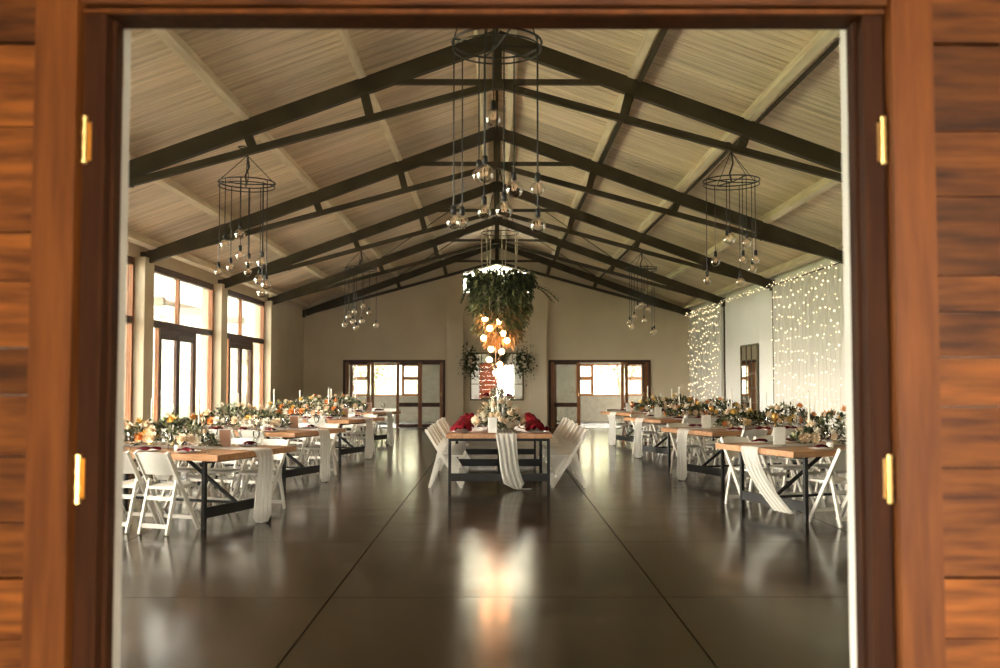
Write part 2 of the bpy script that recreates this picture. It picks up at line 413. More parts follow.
# ---- gable wall at the far end: two door openings, a clerestory, pilasters
DL = (-4.82, -1.62); DR = (1.62, 4.82); DH = 2.13
CX = 1.05; CZ = 4.22
wb = struct('wall_back')
def gpoly(pts, name='wall_panel', m='plaster', y0=Y1, y1=Y1 + .2):
    n = len(pts); mb = MB()
    mb.add([(x, y0, z) for x, z in pts] + [(x, y1, z) for x, z in pts],
           [tuple(range(n)), tuple(range(2 * n - 1, n - 1, -1))] + [(i, n + i, n + (i + 1) % n, (i + 1) % n) for i in range(n)])
    return mb.build(name, m, wb)
zb0 = zr(0) - .58; xe = XW - .35
def zbc(x): return zb0 + (zr(xe) - .06 - zb0) * abs(x) / xe
T = .03
gpoly([(-XW - .3, 0), (DL[0], 0), (DL[0], zc(DL[0]) + T), (-XW - .3, zc(XW + .3) + T)])
gpoly([(DL[0], DH), (DL[1], DH), (DL[1], zc(DL[1]) + T), (DL[0], zc(DL[0]) + T)])
gpoly([(DL[1], 0), (-CX, 0), (-CX, zc(CX) + T), (DL[1], zc(DL[1]) + T)])
gpoly([(-CX, 0), (CX, 0), (CX, CZ), (-CX, CZ)])
gpoly([(-CX, zbc(CX) - .05), (0, zbc(0) - .05), (CX, zbc(CX) - .05), (CX, zc(CX) + T), (0, zc(0) + T), (-CX, zc(CX) + T)])
gpoly([(CX, 0), (DR[0], 0), (DR[0], zc(DR[0]) + T), (CX, zc(CX) + T)])
gpoly([(DR[0], DH), (DR[1], DH), (DR[1], zc(DR[1]) + T), (DR[0], zc(DR[0]) + T)])
gpoly([(DR[1], 0), (XW + .3, 0), (XW + .3, zc(XW + .3) + T), (DR[1], zc(DR[1]) + T)])
for s in (-1, 1):
    MB().bbox(s * 1.30 - .26, s * 1.30 + .26, Y1 - .24, Y1 + .0, 0, 4.18, .006).build('pilaster', 'plaster', wb)
w = struct('window_5')
MB().add([(-CX, Y1 + .1, CZ), (CX, Y1 + .1, CZ), (CX, Y1 + .1, zbc(CX) - .05), (0, Y1 + .1, zbc(0) - .05), (-CX, Y1 + .1, zbc(CX) - .05),
          (-CX, Y1 + .106, CZ), (CX, Y1 + .106, CZ), (CX, Y1 + .106, zbc(CX) - .05), (0, Y1 + .106, zbc(0) - .05), (-CX, Y1 + .106, zbc(CX) - .05)],
         [(0, 1, 2, 3, 4), (9, 8, 7, 6, 5)]).build('pane', 'glass_pane', w)
portal((0, Y1 + .15, 4.6), (R(-90), 0, 0), 2.05, .75)
MB().box(-CX, CX, Y1 + .07, Y1 + .13, CZ, CZ + .035).build('frame', 'plaster_white', w)

def door_panel(parent, x0, x1, y, midrail=True, wood='window_wood', st=.095):
    lf = struct_child('door_leaf', parent); zt = DH - .075
    for u, v in ((x0, x0 + st), (x1 - st, x1)): MB().box(u, v, y - .022, y + .022, .01, zt).build('stile', wood, lf)
    for z0, z1 in ((.01, .12), (zt - .07, zt)): MB().box(x0 + st, x1 - st, y - .02, y + .02, z0, z1).build('rail', 'window_wood_dark', lf)
    segs = [(.12, zt - .07)]
    if midrail:
        MB().box(x0 + st, x1 - st, y - .02, y + .02, .66, .79).build('rail', 'window_wood_dark', lf); segs = [(.12, .66), (.79, zt - .07)]
    for z0, z1 in segs: MB().box(x0 + st, x1 - st, y - .004, y + .004, z0, z1).build('pane', 'glass_pane', lf)
    MB().tube([(x1 - .05, y - .022, 1.0), (x1 - .05, y - .06, 1.0), (x1 - .05, y - .06, 1.10), (x1 - .05, y - .022, 1.10)], .008, 6).build('handle', 'brass', lf)
    return lf
def far_door(n, x0, x1, panels):
    d = struct('door_%d' % n)
    for u, v in ((x0, x0 + .075), (x1 - .075, x1)): MB().box(u, v, Y1 - .03, Y1 + .14, 0, DH).build('jamb', 'window_wood_dark', d)
    MB().box(x0 + .075, x1 - .075, Y1 - .03, Y1 + .14, DH - .075, DH).build('head', 'window_wood_dark', d)
    for a, b, dy, mid in panels: door_panel(d, a, b, Y1 + .05 + dy, mid)
    return d
far_door(1, *DL, [(-4.74, -3.98, 0, True), (-4.62, -3.86, .05, True), (-3.16, -2.38, .05, True), (-2.44, -1.70, 0, True)])
far_door(2, *DR, [(1.70, 2.60, 0, True), (1.78, 2.62, .05, True), (3.90, 4.66, .05, True), (4.02, 4.74, 0, True)])

# lobby behind the far doors
LY = 35.2
lf_ = MB().box(-8, 8, Y1 + .2, LY + .3, -.1, 0).build('floor_lobby', 'tile', kind='structure')
MB().box(-8, 8, Y1 + .2, LY + .3, 2.62, 2.74).build('ceiling_lobby', 'lobby_plaster', kind='structure')
wlb = struct('wall_lobby')
WINS = [(-5.25, -2.80), (2.85, 5.30)]; WZ0, WZ1 = .92, 2.08
edges = [-8] + [e for a in WINS for e in a] + [8]
for a, b in ((-8, WINS[0][0]), (WINS[0][1], WINS[1][0]), (WINS[1][1], 8)):
    MB().box(a, b, LY, LY + .2, 0, 2.62).build('wall_panel', 'lobby_plaster', wlb)
for a, b in WINS:
    MB().box(a, b, LY, LY + .2, 0, WZ0).build('wall_panel', 'lobby_plaster', wlb)
    MB().box(a, b, LY, LY + .2, WZ1, 2.62).build('wall_panel', 'lobby_plaster', wlb)
for s in (-1, 1): MB().box(s * 8 - .1, s * 8 + .1, Y1 + .2, LY + .2, 0, 2.62).build('wall_panel', 'lobby_plaster', wlb)
MB().box(-.1, .1, Y1 + .2, LY, 0, 2.62).build('wall_panel', 'lobby_plaster', wlb)
for n, (a, b) in enumerate(WINS):
    w = struct('window_%d' % (6 + n)); f = .05
    for u, v in ((a, a + f), (b - f, b)): MB().box(u, v, LY + .05, LY + .11, WZ0, WZ1).build('jamb', 'window_wood', w)
    for z0, z1 in ((WZ0, WZ0 + f), (WZ1 - f, WZ1)): MB().box(a + f, b - f, LY + .05, LY + .11, z0, z1).build('sill' if z0 == WZ0 else 'head', 'window_wood', w)
    for x in (a + .62, b - .62): MB().box(x - .03, x + .03, LY + .05, LY + .11, WZ0 + f, WZ1 - f).build('mullion', 'window_wood', w)
    zm = 1.56
    for x0, x1 in ((a + f, a + .59), (b - .59, b - f)):
        MB().box(x0, x1, LY + .05, LY + .10, zm - .03, zm + .03).build('glazing_bar', 'window_wood', w)
        for z0, z1 in ((WZ0 + f, zm - .03), (zm + .03, WZ1 - f)):
            cs = struct_child('casement', w); q = .035
            for u, v in ((x0, x0 + q), (x1 - q, x1)): MB().box(u, v, LY + .04, LY + .09, z0, z1).build('stile', 'window_wood', cs)
            for u, v in ((z0, z0 + q), (z1 - q, z1)): MB().box(x0 + q, x1 - q, LY + .04, LY + .09, u, v).build('rail', 'window_wood', cs)
            MB().box(x0 + q, x1 - q, LY + .06, LY + .066, z0 + q, z1 - q).build('pane', 'glass_pane', cs)
    MB().box(a + .65, b - .65, LY + .07, LY + .076, WZ0 + f, WZ1 - f).build('pane', 'glass_pane', w)
    portal(((a + b) / 2, LY + .15, (WZ0 + WZ1) / 2), (R(-90), 0, 0), b - a, WZ1 - WZ0)

# ---- entrance wall with the open double door the camera looks through
OX0, OX1, OZ = -1.065, 1.000, 2.53       # clear opening in the plaster
wf = struct('wall_front')
def fpoly(pts, ya=2.60, yb=2.79, m='plaster_white'):
    n = len(pts); mb = MB()
    mb.add([(x, ya, z) for x, z in pts] + [(x, yb, z) for x, z in pts],
           [tuple(range(n)), tuple(range(2 * n - 1, n - 1, -1))] + [(i, n + i, n + (i + 1) % n, (i + 1) % n) for i in range(n)])
    mb.build('wall_panel', m, wf)
fpoly([(-XW - .3, 0), (OX0, 0), (OX0, zc(OX0) + T), (-XW - .3, zc(XW + .3) + T)])
fpoly([(OX1, 0), (XW + .3, 0), (XW + .3, zc(XW + .3) + T), (OX1, zc(OX1) + T)])
fpoly([(OX0, OZ), (OX1, OZ), (OX1, zc(OX1) + T), (0, zc(0) + T), (OX0, zc(OX0) + T)])
en = struct('door_3')
YF0, YF1, HZ = 2.588, 2.695, 2.487
for s, xo in ((-1, OX0), (1, OX1)):
    MB().box(min(xo, xo + s * .075), max(xo, xo + s * .075), YF0, 2.599, 0, HZ).build('door_architrave', 'frame_wood', en)
    MB().box(min(xo - s * .0005, xo - s * .010), max(xo - s * .0005, xo - s * .010), YF0, YF1, 0, HZ).build('door_jamb', 'frame_wood', en)
    MB().box(min(xo - s * .010, xo - s * .020), max(xo - s * .010, xo - s * .020), YF0 + .045, YF1 - .012, 0, HZ).build('door_stop', 'frame_wood', en)
MB().box(OX0 + .0005, OX1 - .0005, YF0 + .012, YF1, HZ, OZ - .001).build('door_head', 'frame_wood', en)
MB().box(OX0 - .046, OX1 + .046, YF0 - .014, YF0, HZ, HZ + .011).build('door_head_bead', 'door_stile_wood', en)
MB().box(OX0 - .075, OX1 + .075, YF0, 2.599, HZ, HZ + .25).build('door_architrave', 'frame_wood', en)
MB().box(OX0 - .046, OX1 + .046, YF0 - .03, YF0, HZ + .017, HZ + .25).build('door_lintel_board', 'door_wood', en)
def entrance_leaf(s, xh):
    """door leaf folded back 180 degrees against the outside wall; xh = hinge edge"""
    lf = struct_child('door_leaf', en)
    ya, yb = 2.535, 2.585
    wd = 1.02; st = .110; top = HZ + .04
    def bx(u0, u1, z0, z1, d0=0, d1=0):
        xa, xb = xh + s * u0, xh + s * u1
        return MB().box(min(xa, xb), max(xa, xb), ya + d0, yb - d1, z0, z1)
    bx(0, st, .01, top).build('stile', 'door_stile_wood', lf); bx(wd - st, wd, .01, top).build('stile', 'door_stile_wood', lf)
    bx(st, wd - st, 2.395, top, .002).build('rail', 'door_wood', lf)
    bx(st, wd - st, .835, .985, .002).build('rail', 'door_wood', lf)
    bx(st, wd - st, .01, .2, .002).build('rail', 'door_wood', lf)
    hs = [2.391, 2.17, 1.89, 1.76, 1.585, 1.46, 1.30, 1.13, .989] if s < 0 else [2.391, 2.16, 1.985, 1.775, 1.68, 1.56, 1.43, 1.27, .989]
    for h1, h0 in zip(hs[:-1], hs[1:]): bx(st, wd - st, h0 + .0015, h1 - .0015, .014 + rnd.uniform(0, .002), .012).build('plank', 'door_wood', lf)
    hs = [.831, .66, .51, .36, .204]
    for h1, h0 in zip(hs[:-1], hs[1:]): bx(st, wd - st, h0 + .0015, h1 - .0015, .014, .012).build('plank', 'door_wood', lf)
    for zc_ in (2.14, 1.24, .35):
        m = MB().tube([(xh - s * .010, ya + .034, zc_ - .055), (xh - s * .010, ya + .034, zc_ + .055)], .0075, 8)
        for q in (-.058, -.02, .02, .058): m.tube([(xh - s * .010, ya + .034, zc_ + q - .005), (xh - s * .010, ya + .034, zc_ + q + .005)], .0095, 8)
        m.box(min(xh - s * .010, xh - s * .022), max(xh - s * .010, xh - s * .022), YF0 - .004, YF0, zc_ - .052, zc_ + .052)
        m.build('hinge', 'brass', lf)
entrance_leaf(-1, OX0 - .046)
entrance_leaf(1, OX1 + .046)

# foyer added round the camera to dim the doors: timber clad, open to daylight on one side of its outer wall
MB().box(-9, 9, -12, 2.78, -.12, -.012).build('floor_foyer', 'paving', kind='structure')
FX, FY, FZ = 3.4, -4.6, 2.95
MB().box(-FX, FX, FY, 2.598, FZ, FZ + .1).build('ceiling_added_foyer', 'pergola_timber', kind='structure')
st = struct('wall_added_foyer')
for sx in (-1, 1): MB().box(sx * FX - .06, sx * FX + .06, FY, 2.598, -.01, FZ).build('wall_panel', 'pergola_timber', st)
for k in range(10): MB().box(-FX + .06, .05, FY - .05, FY - rnd.uniform(0, .01), k * .295 - .01, k * .295 + .283).build('board', 'clay_red', st)
MB().box(2.3, FX - .06, FY - .1, FY, -.01, FZ).build('wall_panel', 'pergola_timber', st)
MB().box(.05, 2.3, FY - .1, FY, 2.45, FZ).build('wall_panel', 'pergola_timber', st)
portal((1.17, FY - .12, 1.22), (R(90), 0, 0), 2.25, 2.45)

# ------------------------------------------------------------------ outdoors on the window side
MB().box(-10.6, XL - .2, 1, 33, -.15, -.02).build('ground_terrace', 'paving', kind='structure')
MB().box(-70, -10.6, -30, 80, -.3, -.06).build('ground_lawn', 'grass', kind='structure')
MB().box(-70, 70, LY + .3, 90, -.3, -.07).build('ground_lawn_rear', 'grass', kind='structure')
added_hill = MB().grid(lambda u, v: (-120 + 240 * u, 62 + 40 * v + 6 * math.sin(u * 9), -.2 + 19 * math.sin(v * math.pi / 2) * (.85 + .15 * math.sin(u * 14 + 1)) + 1.2 * math.sin(u * 31) * v), 48, 10)  # invented hill, added to cut the sky light through the clerestory
added_hill.build('ground_added_hill', 'sky_screen', smooth=True, kind='structure')
MB().box(-12, 12, 41.5, 41.75, -.1, 3.3).build('wall_added_screen', 'sky_screen', kind='structure')  # invented wall, added to lower the sky brightness behind the lobby windows
pg = thing('pergola', 'weathered timber pergola over the terrace outside the glazed bays', 'pergola', (-8.4, 16, 0))
for y in range(-9, 12, 3):
    MB().box(-1.85, 1.9, y - .05, y + .05, 2.95, 3.13).build('beam', 'pergola_timber', pg)
for x in (-1.6, -.2, 1.2): MB().box(x - .045, x + .045, -9.4, 9.6, 3.13, 3.24).build('batten', 'pergola_timber', pg)
MB().box(-1.72, -1.58, -9.4, 9.6, 2.79, 2.95).build('beam', 'pergola_timber', pg)
for y in (-9, -3, 3, 9): MB().box(-1.72, -1.58, y - .07, y + .07, -.02, 2.79).build('post', 'pergola_timber', pg)

def tree(loc, h, r, label, seed, leafm='leaf_pale'):
    q = random.Random(seed); t = thing('tree', label, 'tree', loc, group=None)
    m = MB().tube([(0, 0, -.1), (.1, .05, h * .3), (-.05, .1, h * .6), (.05, 0, h * .9)], [h * .035, h * .028, h * .018, h * .006], 8)
    for k in range(7):
        a = k * 2.4; z = h * (.35 + .07 * k); e = Vector((math.cos(a), math.sin(a), .7)) * r * .75
        m.tube([(0, .05, z), e * .5 + Vector((0, 0, z)), e + Vector((0, 0, z))], [h * .012, h * .008, h * .003], 5)
    m.build('trunk', 'bark', t)
    f = MB()
    for k in range(1500):
        d = Vector((q.gauss(0, 1), q.gauss(0, 1), q.gauss(0, 1))).normalized() * r * (.5 + .5 * q.random() ** .5)
        lump = .75 + .3 * math.sin(d.x * 3) * math.cos(d.y * 2.5 + d.z * 2)
        p = d * lump; p.z = p.z * .85 + h * .68
        dr = Vector((q.uniform(-1, 1), q.uniform(-1, 1), q.uniform(-1, .6))); L = r * q.uniform(.10, .17)
        f.leaf(p, dr, Vector((q.uniform(-1, 1), q.uniform(-1, 1), 1)), L, L * .5)
    f.build('crown', leafm, t, kind='stuff')
tree((-15.5, 30, 0), 5.0, 2.0, 'pale leafy tree outside, beyond the glazed bay nearest the gable wall', 1)
tree((-17.5, 38, 0), 6.5, 2.6, 'tall leafy tree on the lawn far beyond the terrace', 2, 'leaf_mid')
tree((4.9, 39.2, 0), 3.3, 1.2, 'leafy tree outside the lobby window with the open doorway', 3)
tree((-5.0, 39.2, 0), 3.0, 1.1, 'leafy tree outside the lobby window on the terrace side', 4)

# ------------------------------------------------------------------ trestle tables
TL, TW, TH, TT = 2.50, 1.46, 0.76, 0.062
TABLES = []
ORD = ['first', 'second', 'third', 'fourth']
def build_table(label, loc, rz, L, inx, iny, group):
    t = thing('trestle_table', label, 'table', loc, rz, group)
    n = 6; w = TW / n
    for k in range(n):
        y0 = -TW / 2 + k * w
        MB().bbox(-L / 2, L / 2, y0 + .001, y0 + w - .001, TH - TT, TH - rnd.uniform(0, .0015), .003).build('top_plank', 'table_wood', t)
    for s in (-1, 1):
        x = s * (L / 2 - inx); f = struct_child('end_frame', t); yy = TW / 2 - iny
        for q in (-1, 1): MB().box(x - .02, x + .02, q * yy - .02, q * yy + .02, 0, TH - TT).build('leg', 'black_steel', f)
        MB().box(x - .02, x + .02, -yy + .02, yy - .02, TH - TT - .04, TH - TT).build('head_rail', 'black_steel', f)
        MB().box(x - .015, x + .015, -yy + .02, yy - .02, .11, .215).build('foot_rail', 'black_steel', f)
        MB().bar((x - s * .02, 0, .20), (x - s * .72, 0, TH - TT - .015), .035, .03).build('brace', 'black_steel', t)
    MB().box(-L / 2 + inx + .016, L / 2 - inx - .016, -.016, .016, .19, .215).build('stretcher', 'black_steel', t)
    return t
LC = [(-2.75, 9.62), (-2.83, 13.66), (-2.72, 17.9), (-2.78, 21.9)]
RC = [(3.06, 10.07), (3.06, 13.85), (3.02, 18.0), (2.95, 21.6)]
ANG = R(20)
for k in range(4):
    for row, c, s in (('window-row', LC[k], 1), ('fairy-light-row', RC[k], -1)):
        rz = -ANG * s
        M = Matrix.Rotation(rz, 3, 'Z')
        ctr = Vector((c[0], c[1], 0)) - M @ Vector((s * TL / 2, -TW / 2, 0))
        nm = '%s %s table from doorway' % (ORD[k], row)
        t = build_table('timber trestle table on black steel frame, %s' % nm, ctr, rz, TL, .26, .15, 'trestle tables in the two side rows')
        TABLES.append(dict(o=t, c=ctr, rz=rz, M=M, s=s, row=row, k=k, nm=nm))
CT = []
for k, yc in enumerate((14.63, 17.10)):
    nm = ('doorway-end', 'gable-end')[k] + ' centre table'
    t = build_table('timber trestle table standing in the middle aisle, %s' % nm, (0.03, yc, 0), R(90), 2.45, .06, .05, 'centre trestle tables')
    CT.append(dict(c=Vector((0.03, yc, 0)), rz=R(90), M=Matrix.Rotation(R(90), 3, 'Z'), nm=nm, k=k))

# ------------------------------------------------------------------ folding chair (faces +y)
def make_chair():
    t = thing('folding_chair', 'x', 'chair')
    for s in (-1, 1):
        m = MB().bar((s * .187, -.31, .80), (s * .187, .19, 0.005), .022, .042, up=(0, 1, .6)); m.build('front_leg', 'white_resin', t)
        m = MB().bar((s * .160, -.125, .53), (s * .160, -.265, 0.005), .022, .036, up=(0, 1, 0)); m.build('rear_leg', 'white_resin', t)
    for z in (.085, .345):
        y = -.125 - (.53 - z) / .525 * .14
        MB().box(-.149, .149, y - .011, y + .011, z - .02, z + .02).build('rear_stretcher', 'white_resin', t)
    MB().box(-.176, .176, .105, .127, .115, .150).build('front_stretcher', 'white_resin', t)
    m = MB()
    def seat(u, v):
        x = -.154 + .308 * u; y = -.17 + .37 * v
        return (x, y, .458 + .012 * (1 - (2 * u - 1) ** 4) * (1 - (2 * v - 1) ** 4) + .02 * v)
    m.grid(lambda u, v: seat(v, u), 6, 6)
    m.box(-.154, .154, -.17, .20, .432, .457); m.build('seat', 'white_resin', t)
    m = MB()
    def back(off):
        def fn(u, v):
            x = -.178 + .356 * u; z = .575 + .215 * v
            y = -.31 + (.80 - z) * .629 - .028 * (1 - (2 * u - 1) ** 2) + off
            z2 = z + (.018 * (1 - (2 * u - 1) ** 2) if v > .9 else 0)
            return (x, y, z2)
        return fn
    a = MB().grid(back(-.010), 8, 4); b = MB().grid(lambda u, v: back(.010)(1 - u, v), 8, 4)
    m.add(a.v, a.f); m.add(b.v, b.f)
    m.grid(lambda u, v: tuple(Vector(back(-.010)(u, 1)).lerp(Vector(back(.010)(u, 1)), 1 - v)), 8, 1)
    m.grid(lambda u, v: tuple(Vector(back(-.010)(u, 0)).lerp(Vector(back(.010)(u, 0)), v)), 8, 1)
    m.build('backrest', 'white_resin', t)
    return t
chair0 = make_chair(); snapshot()
first_chair = [True]
def place(proto, flag, loc, rz, label, group):
    if flag[0]:
        flag[0] = False; proto.location = loc; proto.rotation_euler = (0, 0, rz); proto['label'] = label; proto['group'] = group; return proto
    return dup(proto, loc, rz, label, group)
SEATS = [(.75, 'aisle-end'), (.27, 'second-from-aisle'), (-.21, 'third-from-aisle'), (-.69, 'wall-end')]
def seats(tb):
    for sx, pos in SEATS:
        for q, side in ((-1, 'doorway side'), (1, 'gable side')):
            yield tb['s'] * sx, q, '%s seat, %s, %s' % (pos, side, tb['nm'])
for tb in TABLES:
    for x, q, txt in seats(tb):
        j = rnd.uniform(-.03, .03)
        p = tb['c'] + tb['M'] @ Vector((x + rnd.uniform(-.012, .012), q * (TW / 2 + .03 + j), 0))
        place(chair0, first_chair, p, tb['rz'] + (0 if q < 0 else math.pi) + rnd.uniform(-.02, .02), 'white folding chair at ' + txt, 'white folding chairs at the side tables')
CSEAT = ['first', 'second', 'third', 'fourth', 'fifth', 'sixth', 'seventh', 'eighth']
for q, side in ((-1, 'window side'), (1, 'fairy-light side')):
    for k in range(8):
        p = (0.03 + q * (TW / 2 + (.20 if q > 0 else -.02) + rnd.uniform(-.02, .02)), (14.63, 17.10)[k // 4] + (-.87, -.29, .29, .87)[k % 4], 0)
        dup(chair0, p, R(-90) if q < 0 else R(90), '%s white folding chair from doorway end, centre table %s' % (CSEAT[k], side), 'white folding chairs at the centre tables')

# ------------------------------------------------------------------ place settings
plate0 = MB().lathe([(.055, 0), (.085, .002), (.135, .016), (.137, .019), (.085, .008), (.02, .006)], 20).build('dinner_plate', 'porcelain'); tag(plate0, 'x', 'plate'); pf = [True]
def napkin_mesh(seed):
    q = random.Random(seed)
    def fn(u, v):
        x = (u - .5) * .24; y = (v - .5) * .12 * (1 + .5 * math.sin(u * 5))
        return (x, y, .012 + .028 * (math.sin(math.pi * u) * .6 + .4) * (math.sin(math.pi * v)) + .008 * math.sin(u * 11 + v * 7 + seed))
    m = MB().grid(fn, 12, 6); me = m.mesh('napkin'); return me
nap0 = obj('napkin', napkin_mesh(1), 'burgundy', smooth=True); tag(nap0, 'x', 'napkin'); nf = [True]
gl0 = thing('wine_glass', 'x', 'glass')
MB().lathe([(.034, 0), (.034, .003), (.005, .008), (.004, .075), (.008, .085)], 12).build('stem', 'glass_table', gl0, True)
MB().lathe([(.008, .085), (.034, .11), (.040, .145), (.033, .19)], 14, cap=False).build('bowl', 'glass_table', gl0, True)
gf = [True]; snapshot()
def setting(c, M, rz, x, y, toward, txt, grp):
    top = TH
    p = c + M @ Vector((x, y, top)); place(plate0, pf, p, 0, 'white dinner plate at ' + txt, 'dinner plates' + grp)
    p2 = p + Vector((0, 0, .012)); place(nap0, nf, p2, rz + rnd.uniform(.5, 1.2) * (1 if rnd.random() < .5 else -1), 'burgundy napkin on plate at ' + txt, 'burgundy napkins' + grp)
    p3 = c + M @ Vector((x + .16, y + toward * .10, top)); place(gl0, gf, p3, 0, 'clear stemmed glass at ' + txt, 'stemmed glasses' + grp)
for tb in TABLES:
    for x, q, txt in seats(tb):
        setting(tb['c'], tb['M'], tb['rz'], x, q * (TW / 2 - .19), -q, txt, ' on the side tables')
for q, side in ((-1, 'window side'), (1, 'fairy-light side')):
    for k in range(8):
        y = (14.63, 17.10)[k // 4] + (-.87, -.29, .29, .87)[k % 4]
        p = Vector((0.03 + q * (TW / 2 - .19), y, TH))
        txt = '%s seat from doorway end, centre table %s' % (CSEAT[k], side)
        place(plate0, pf, p, 0, 'white dinner plate at ' + txt, 'dinner plates on the centre tables')
        # tall crumpled red napkins
        if k == 0:
            def red(u, v):
                x = (u - .5) * .30; yy = (v - .5) * .40
                h = .10 * math.sin(math.pi * u) ** .7 * (.55 + .45 * math.sin(math.pi * v)) + .022 * math.sin(u * 13 + v * 9) + .015 * math.sin(v * 21)
                return (x * (1 - .3 * abs(v - .5)), yy, max(.004, h))
            if q < 0: red_me = MB().grid(red, 14, 14).mesh('table_napkin')
        o = obj('table_napkin', red_me, 'crimson', smooth=True, loc=p + Vector((0, 0, .021))); o.rotation_euler = (0, 0, rnd.uniform(-.3, .3) + (math.pi if q > 0 else 0))
        tag(o, 'crimson crumpled napkin at ' + txt, 'napkin', 'crimson napkins on the centre tables')

# ------------------------------------------------------------------ flowers
def rose_mesh(r, name):
    m = MB()
    for ring, (n, rr, z, tilt) in enumerate(((5, .95, .05, .55), (5, .62, .22, .9), (4, .32, .36, 1.25))):
        for k in range(n):
            a = 2 * math.pi * (k + ring * .4) / n; c, s = math.cos(a), math.sin(a); t = Vector((-s, c, 0)); o = Vector((c, s, 0))
            b = o * r * rr * .35 + Vector((0, 0, z * r)); w = r * rr * .75; L = r * (.55 + .12 * ring)
            d = (o * math.cos(tilt) + Vector((0, 0, math.sin(tilt))))
            p1 = b + d * L * .6; p2 = b + d * L + o * r * .10
            m.add([b - t * w * .4, b + t * w * .4, p1 + t * w * .62, p2 + t * w * .35, p2 - t * w * .35, p1 - t * w * .62, p1 + o * r * .12],
                  [(0, 1, 6), (1, 2, 6), (2, 3, 6), (3, 4, 6), (4, 5, 6), (5, 0, 6)])
    m.lathe([(r * .25, -.05 * r), (r * .5, .1 * r), (r * .42, .5 * r), (r * .15, .68 * r)], 8)
    return m.mesh(name)
ROSE = {}
for cname in ('cream', 'white', 'orange', 'yellow'):
    me = rose_mesh(.052, 'rose'); me.materials.append(MATS['rose_' + cname]); ROSE[cname] = me
def rnd_dir(q, up=.3):
    v = Vector((q.gauss(0, 1), q.gauss(0, 1), q.gauss(0, 1) + up)); return v.normalized()
def foliage(fn, n, seed, L0, L1, ratio=.45):
    q = random.Random(seed); m = MB()
    for k in range(n):
        p, d = fn(q); L = q.uniform(L0, L1); m.leaf(p, d, Vector((q.uniform(-.6, .6), q.uniform(-.6, .6), 1)), L, L * ratio)
    return m
def arrangement(name, label, loc, rz, half, rw, rh, seed, palette, nroses, dark=520, pale=260, group=None, rose_scale=1.0):
    q = random.Random(seed)
    t = thing(name, label, 'flowers', loc, rz, group)
    lumps = [(q.uniform(-half, half), q.uniform(.7, 1.25)) for _ in range(5)]
    def prof(x):
        e = max(0.0, 1 - (abs(x) / (half * 1.12)) ** 3)
        return e * (.62 + .38 * max(math.exp(-((x - a) / (half * .22)) ** 2) * b for a, b in lumps))
    def pt(q, sh=1.0, lo=.0):
        x = q.uniform(-half, half); a = q.uniform(.0, math.pi); f = prof(x); rr = (q.random() ** .4) * sh
        return Vector((x, math.cos(a) * rw * f * rr, .02 + max(lo, math.sin(a) * rh * f * rr))), a, f
    def leaf_dark(q):
        p, a, f = pt(q); d = Vector((q.gauss(0, .6), math.cos(a) * .9 + q.gauss(0, .3), math.sin(a) * .8 + q.gauss(0, .35)))
        p.z = max(p.z, .03); d.z = max(d.z, -.05)
        return p, d
    foliage(leaf_dark, dark, seed + 1, .05, .10).build('foliage', 'leaf_dark', t, kind='stuff')
    foliage(leaf_dark, int(dark * .7), seed + 2, .045, .09).build('foliage', 'leaf_mid', t, kind='stuff')
    foliage(leaf_dark, pale, seed + 3, .045, .085, .45).build('foliage', 'leaf_pale', t, kind='stuff')
    for k in range(nroses):
        x = -half * .95 + 1.9 * half * (k + q.uniform(.1, .9)) / nroses; a = q.uniform(.05, 1) * math.pi if k % 3 else q.uniform(.9, 1.0) * math.pi * (1 if q.random() < .5 else .08)
        a = min(max(a, .25), math.pi - .25); f = prof(x)
        p = Vector((x, math.cos(a) * rw * f * 1.02, .035 + math.sin(a) * rh * f * 1.0))
        c = palette[q.randrange(len(palette))]
        o = obj('rose', ROSE[c], None, t, True, p); d = Vector((q.gauss(0, .25), math.cos(a), math.sin(a) + .25))
        o.rotation_euler = d.to_track_quat('Z', 'Y').to_euler(); sc = q.uniform(.75, 1.25) * rose_scale; o.scale = (sc, sc, sc)
    return t
for tb in TABLES:
    s = tb['s']; warm = tb['row'] == 'fairy-light-row'
    pal = ['orange', 'cream', 'yellow', 'white', 'cream'] if warm else ['white', 'cream', 'yellow', 'white', 'orange', 'cream']
    p = tb['c'] + tb['M'] @ Vector((-s * .22, 0, TH + .012))
    arrangement('flower_garland', '%s flower garland along the %s' % ('orange and cream' if warm else 'white and cream leafy', tb['nm']), p, tb['rz'], .92, .27, .34,
                100 + tb['k'] * 10 + (5 if warm else 0), pal, 46, dark=560 if warm else 380, pale=240 if warm else 520, rose_scale=1.15, group='flower garlands on the side tables')
arrangement('flower_garland', 'cream rose centrepiece on the doorway-end centre table under hanging foliage', (0.03, 14.40, TH + .012), R(90), .76, .33, .38, 301, ['cream', 'white', 'cream', 'cream'], 84, dark=300, pale=420, rose_scale=1.25)
arrangement('flower_garland', 'cream rose centrepiece on the gable-end centre table', (0.03, 17.0, TH + .012), R(90), .95, .28, .32, 305, ['cream', 'white', 'cream'], 26, dark=380, pale=300)

